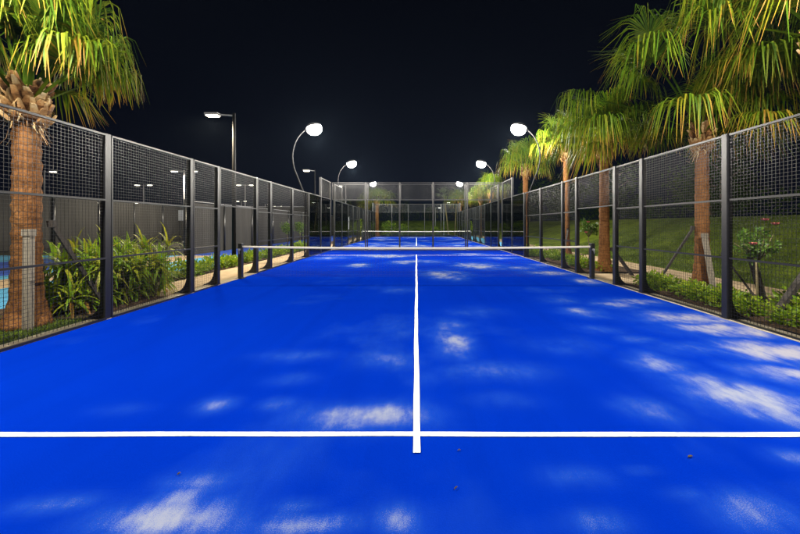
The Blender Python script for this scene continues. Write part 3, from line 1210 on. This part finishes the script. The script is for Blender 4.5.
bA, bB = bedding(201), bedding(202)
BP = [(6.0, 4.6), (6.75, 4.75), (5.65, 5.0), (6.35, 5.15), (7.0, 5.35), (5.7, 5.65), (6.6, 5.75), (5.62, 6.05), (6.2, 6.35), (5.7, 6.6), (6.35, 6.85), (5.75, 7.1), (6.2, 7.4), (5.7, 7.65), (6.1, 7.95), (5.75, 8.25)]
for i, (x, y) in enumerate(BP):
    lb = 'low leafy bedding plant behind the right fence, %s from the near end' % ORD[i]
    o = (bA, bB)[i] if i < 2 else (bA, bB)[i % 2].copy()
    if i >= 2: COL.objects.link(o)
    o.location = (x, y, 0); o.rotation_euler = (0, 0, i * 1.3)
    k = random.uniform(.9, 1.3)
    o.scale = (k, k, k * random.uniform(.85, 1.15))
    tag(o, lb, 'bedding plant', 'bedding plants behind the right fence')
y = 10.8
i = 0
while y < 21.5 and i < 24:
    o = (bA, bB)[i % 2].copy(); COL.objects.link(o)
    o.location = (random.uniform(5.6, 6.2), y, 0); o.rotation_euler = (0, 0, i * 2.1)
    k = random.uniform(1.0, 1.5); o.scale = (k, k, k * 1.05)
    tag(o, 'low green plant beyond the right gate, %s past the net post' % ORD[i], 'bedding plant', 'green plants beyond the right gate')
    y += random.uniform(.5, .75); i += 1
y = 7.9
for i in range(22):
    o = (bA, bB)[i % 2].copy(); COL.objects.link(o)
    o.location = (random.uniform(-6.95, -6.7), y, 0); o.rotation_euler = (0, 0, i * 1.7)
    k = random.uniform(1.05, 1.5); o.scale = (k, k, k * 1.1)
    tag(o, 'low green border plant along the left sandy path, %s from the shrubs' % ORD[i], 'bedding plant', 'border plants along the left path')
    y += random.uniform(.52, .68)


def rose(x, y, H, R, flowers, label):
    root = thing('rose_bush', label, 'rose bush', (x, y, 0), 0, 'standard rose bushes behind the right fence')
    m = MB()
    m.tube([(0, 0, -.02), (.02, .01, H * .4), (-.01, 0, H)], [.02, .016, .014], 8)
    for k in range(9):
        a = k * 2.4
        m.tube([(0, 0, H - .05), (R * .45 * math.cos(a), R * .45 * math.sin(a), H + R * .5), (R * .85 * math.cos(a), R * .85 * math.sin(a), H + R * random.uniform(.3, 1.4))], [.011, .008, .004], 5)
    m.build('stem', M['stem'], root, True)
    m = MB()
    for k in range(22):
        v = Vector((random.gauss(0, 1), random.gauss(0, 1), random.gauss(0, 1))).normalized() * R * random.uniform(.3, .85)
        leaf_quads(m, (v.x, v.y, H + R * .75 + v.z * .9), (R * .26,) * 3, 26, .075, .2)
    m.build('foliage', M['rose'], root)
    for fx, fy, fz in flowers:
        m = MB()
        for ring, (rr, n) in enumerate(((.052, 6), (.036, 5), (.018, 4))):
            for k in range(n):
                a = 2 * PI * k / n + ring * .5
                h = Vector((math.cos(a), math.sin(a), 0)); s = Vector((-math.sin(a), math.cos(a), 0))
                c0 = Vector((0, 0, 0)); tilt = .25 + .35 * ring
                pts = [c0 + h * .006, c0 + h * rr * .65 + Vector((0, 0, rr * tilt)), c0 + h * rr + Vector((0, 0, rr * (tilt + .55)))]
                m.ribbon(pts, [.012, rr * 1.1, rr * .8], [s] * 3)
        m.build('flower', M['pink'], root, True, (fx, fy, fz))


rose(5.98, 5.8, .92, .34, [(.22, -.10, 1.53), (-.26, -.2, 1.19), (.02, -.12, 1.60)], 'standard rose bush with pink blooms beside the tall right fence post')
rose(5.9, 11.3, 1.15, .34, [(-.12, -.2, 1.6), (-.2, -.22, 1.25)], 'standard rose bush with pink blooms just beyond the right net post')

# young trees left of the far court
for i, (x, y, lb) in enumerate([(-9.3, 23.8, 'small young tree with bright round crown, left of the pair'), (-8.6, 24.4, 'small young tree with bright round crown, right of the pair')]):
    root = thing('young_tree', lb, 'tree', (x, y, -.02), 0, 'young trees by the left windscreen')
    m = MB(); m.tube([(0, 0, 0), (.02, 0, .5), (0, .02, 1.1)], [.035, .03, .02], 8)
    m.build('trunk', M['bark'], root, True)
    m = MB()
    for k in range(16):
        v = Vector((random.gauss(0, 1), random.gauss(0, 1), random.gauss(0, 1))).normalized() * random.uniform(.15, .42)
        leaf_quads(m, (v.x, v.y, 1.25 + v.z * 1.2), (.2, .2, .22), 34, .11, .2)
    m.build('crown', M['lime'], root)


# dark trees behind
def dark_tree(seed, H=7.0, R=2.3):
    random.seed(seed)
    root = thing('dark_tree', '-', 'tree', (0, 0, 0), 0, 'dark trees in the background')
    m = MB(); m.tube([(0, 0, -.3), (.1, 0, H * .3), (0, .1, H * .7)], [.22, .16, .08], 9)
    for k in range(7):
        a = k * 2.4; z = H * (.28 + .06 * k)
        m.tube([(0, 0, z), (R * .55 * math.cos(a), R * .55 * math.sin(a), z + .8)], [.07, .03], 6)
    m.build('trunk', M['bark'], root, True)
    m = MB()
    for k in range(46):
        v = Vector((random.gauss(0, 1), random.gauss(0, 1), random.gauss(0, 1))).normalized() * random.uniform(.35, 1.0)
        leaf_quads(m, (v.x * R, v.y * R, H * .45 + v.z * H * .46), (R * .30, R * .30, R * .26), 60, .24, .2)
    m.build('crown', M['dark'], root)
    return root


tA, tB = dark_tree(301), dark_tree(302, 6.0, 2.6)
TR = [(22, 12, 1.9, 1.0), (24, 17, 1.9, 1.1), (21, 22.5, 1.9, 1.0), (25, 28, 1.9, 1.2), (20.5, 34, 1.9, 1.0), (18, 40, 1.9, 1.1), (16, 47, 1.9, 1.0),
      (12, 58, 2, .75), (7.5, 60, 2, .62), (2.5, 61, 2, .60), (-2.5, 60, 2, .66), (-7.5, 61, 2, .72), (-12.5, 58, 2, .7), (-15, 52, 0, .62), (27, 8, 1.9, 1.1)]
for i, (x, y, z, sc) in enumerate(TR):
    side = 'above the grass bank on the right' if i < 7 or i == 14 else 'behind the far court wall'
    k = i if i < 7 else i - 7
    if i == 14:
        lb = 'dark leafy tree above the grass bank nearest the viewer on the right'
    else:
        lb = 'dark leafy tree %s, %s from %s' % (side, ORD[k], 'the front' if i < 7 else 'the right')
    if i < 2:
        o = (tA, tB)[i]; o.location = (x, y, z); o.scale = (sc,) * 3; o["label"] = lb
    else:
        dup((tA, tB)[i % 2], (x, y, z), i * 1.1, lb, scale=sc)


def hedge(p, q, zf, h, label, n):
    random.seed(int(p[0] * 10) + 5)
    m = MB()
    P, Q = Vector(p), Vector(q)
    for i in range(n):
        c = P.lerp(Q, (i + random.random()) / n)
        z = zf(np.array([c.x]), np.array([c.y]))[0]
        k = h * random.uniform(.75, 1.15)
        leaf_quads(m, (c.x + random.uniform(-.3, .3), c.y + random.uniform(-.3, .3), z + k * .45), (.75, .75, k * .55), 110, .17, .35)
    o = m.build('hedge', M['dark'])
    tag(o, label, 'hedge', 'dark hedges on top of the banks')


hedge((18.6, 3.5, 0), (17.2, 50, 0), bank, 1.7, 'long dark loose hedge along the top of the right grass bank', 64)
hedge((-27, 56.5, 0), (15, 57.5, 0), back_bank, 2.2, 'dark loose hedge on the bank across the far end', 52)

# leafy shrubs that catch the lamplight beyond the far court
def leafy_shrub(seed, R):
    random.seed(seed)
    root = thing('leafy_shrub', '-', 'shrub', (0, 0, 0), 0, 'lit shrubs beyond the far court')
    m = MB()
    for k in range(7):
        a = k * .9
        m.tube([(0, 0, -.1), (R * .25 * math.cos(a), R * .25 * math.sin(a), R * .6), (R * .6 * math.cos(a), R * .6 * math.sin(a), R * 1.3)], [.035, .025, .01], 6)
    m.build('stems', M['stem'], root, True)
    m = MB()
    for k in range(26):
        v = Vector((random.gauss(0, 1), random.gauss(0, 1), random.gauss(0, 1))).normalized() * R * random.uniform(.3, .95)
        leaf_quads(m, (v.x, v.y, R + v.z * .95), (R * .32,) * 3, 44, .17, .2)
    m.build('foliage', M['bed'], root)
    return root


lsA = leafy_shrub(401, 1.0)
LS = [(-3.6, 43.6, 1.0, 'first from the left palm'), (-1.9, 44.6, .8, 'second from the left palm'), (-7.4, 42.6, 1.1, 'left of the court end'),
      (6.9, 43.4, 1.0, 'right of the court end'), (2.6, 45.4, .65, 'just left of the slender stems')]
for i, (x, y, sc, lb) in enumerate(LS):
    lb = 'lit leafy shrub beyond the far court, ' + lb
    if i == 0:
        lsA.location = (x, y, 0); lsA["label"] = lb
    else:
        dup(lsA, (x, y, 0), i * 1.4, lb, scale=sc)


# ------------------------------------------------------------------ grass and small litter
def blades(name, x0, x1, y0, y1, n, h, zf, seed):
    r = np.random.default_rng(seed)
    X, Y = r.uniform(x0, x1, n), r.uniform(y0, y1, n)
    Z = zf(X, Y)
    A, Hh = r.uniform(0, 2 * PI, n), h * r.uniform(.5, 1.3, n)
    W = .004 + .005 * r.random(n)
    lx, ly = r.normal(0, .35, n) * Hh, r.normal(0, .35, n) * Hh
    V = np.empty((n, 3, 3))
    V[:, 0] = np.stack([X - W * np.cos(A), Y - W * np.sin(A), Z], 1)
    V[:, 1] = np.stack([X + W * np.cos(A), Y + W * np.sin(A), Z], 1)
    V[:, 2] = np.stack([X + lx, Y + ly, Z + Hh], 1)
    me = bpy.data.meshes.new(name)
    F = np.arange(3 * n).reshape(n, 3)
    me.from_pydata(V.reshape(-1, 3).tolist(), [], F.tolist())
    a = me.attributes.new("tint", 'FLOAT', 'POINT')
    a.data.foreach_set("value", np.repeat(r.random(n), 3).astype(np.float32))
    me.materials.append(M['grass'])
    return me


o = link('grass', blades('grass', -7.4, -5.3, 3.0, 5.5, 9000, .05, lambda X, Y: X * 0 - .012, 1))
tag(o, 'short green grass around the foot of the left palm', 'grass', None, 'stuff')
o = link('grass', blades('grass', 8.75, 16.5, 3.0, 22.0, 60000, .09, lambda X, Y: bank(X, Y) - .012, 2))
tag(o, 'short grass blades on the lower part of the right bank', 'grass', None, 'stuff')


def litter(x, y, L, w, rot, label):
    m = MB()
    pts = [Vector((-L / 2, 0, .004)), Vector((-L * .2, 0, .007)), Vector((L * .2, 0, .008)), Vector((L / 2, 0, .003))]
    m.ribbon(pts, [.003, w, w * .9, .002], [Vector((0, 1, .25)).normalized()] * 4)
    m.ribbon([p + Vector((0, 0, .003)) for p in pts], [.003, w, w * .9, .002], [Vector((0, 1, .25)).normalized()] * 4)
    o = m.build('fallen_leaf', M['leafdry'], None, False, (x, y, .004))
    o.rotation_euler = (0, 0, rot)
    tag(o, label, 'leaf', 'fallen leaves on the blue turf')


litter(1.81, 2.18, .042, .011, .2, 'dark dry fallen leaf on the right of the turf before the line')
litter(.23, 1.92, .030, .006, .7, 'thin curled fallen leaf on the turf near the bottom centre')
litter(.29, 2.24, .02, .008, .1, 'tiny pale fallen leaf right of the centre line end')
litter(-1.46, 2.03, .02, .008, 1.1, 'tiny fallen leaf on the turf left of the centre line')


# ------------------------------------------------------------------ thin haze added to give the lamps a glow
hz = MB()
hz.box(-112, 112, -32, 152, -1.6, 17)
hm = bpy.data.materials.new('lamp_glow_haze')
hm.use_nodes = True
hn = hm.node_tree
hn.nodes.remove(hn.nodes["Principled BSDF"])
hv = hn.nodes.new("ShaderNodeVolumePrincipled")
hv.inputs["Density"].default_value = .00011
hv.inputs["Color"].default_value = (.50, .70, 1.0, 1)
hv.inputs["Anisotropy"].default_value = .55
hn.links.new(hv.outputs[0], hn.nodes["Material Output"].inputs["Volume"])
tag(hz.build('haze', hm), 'thin haze added for a glow round the floodlights', 'haze', None, 'stuff')
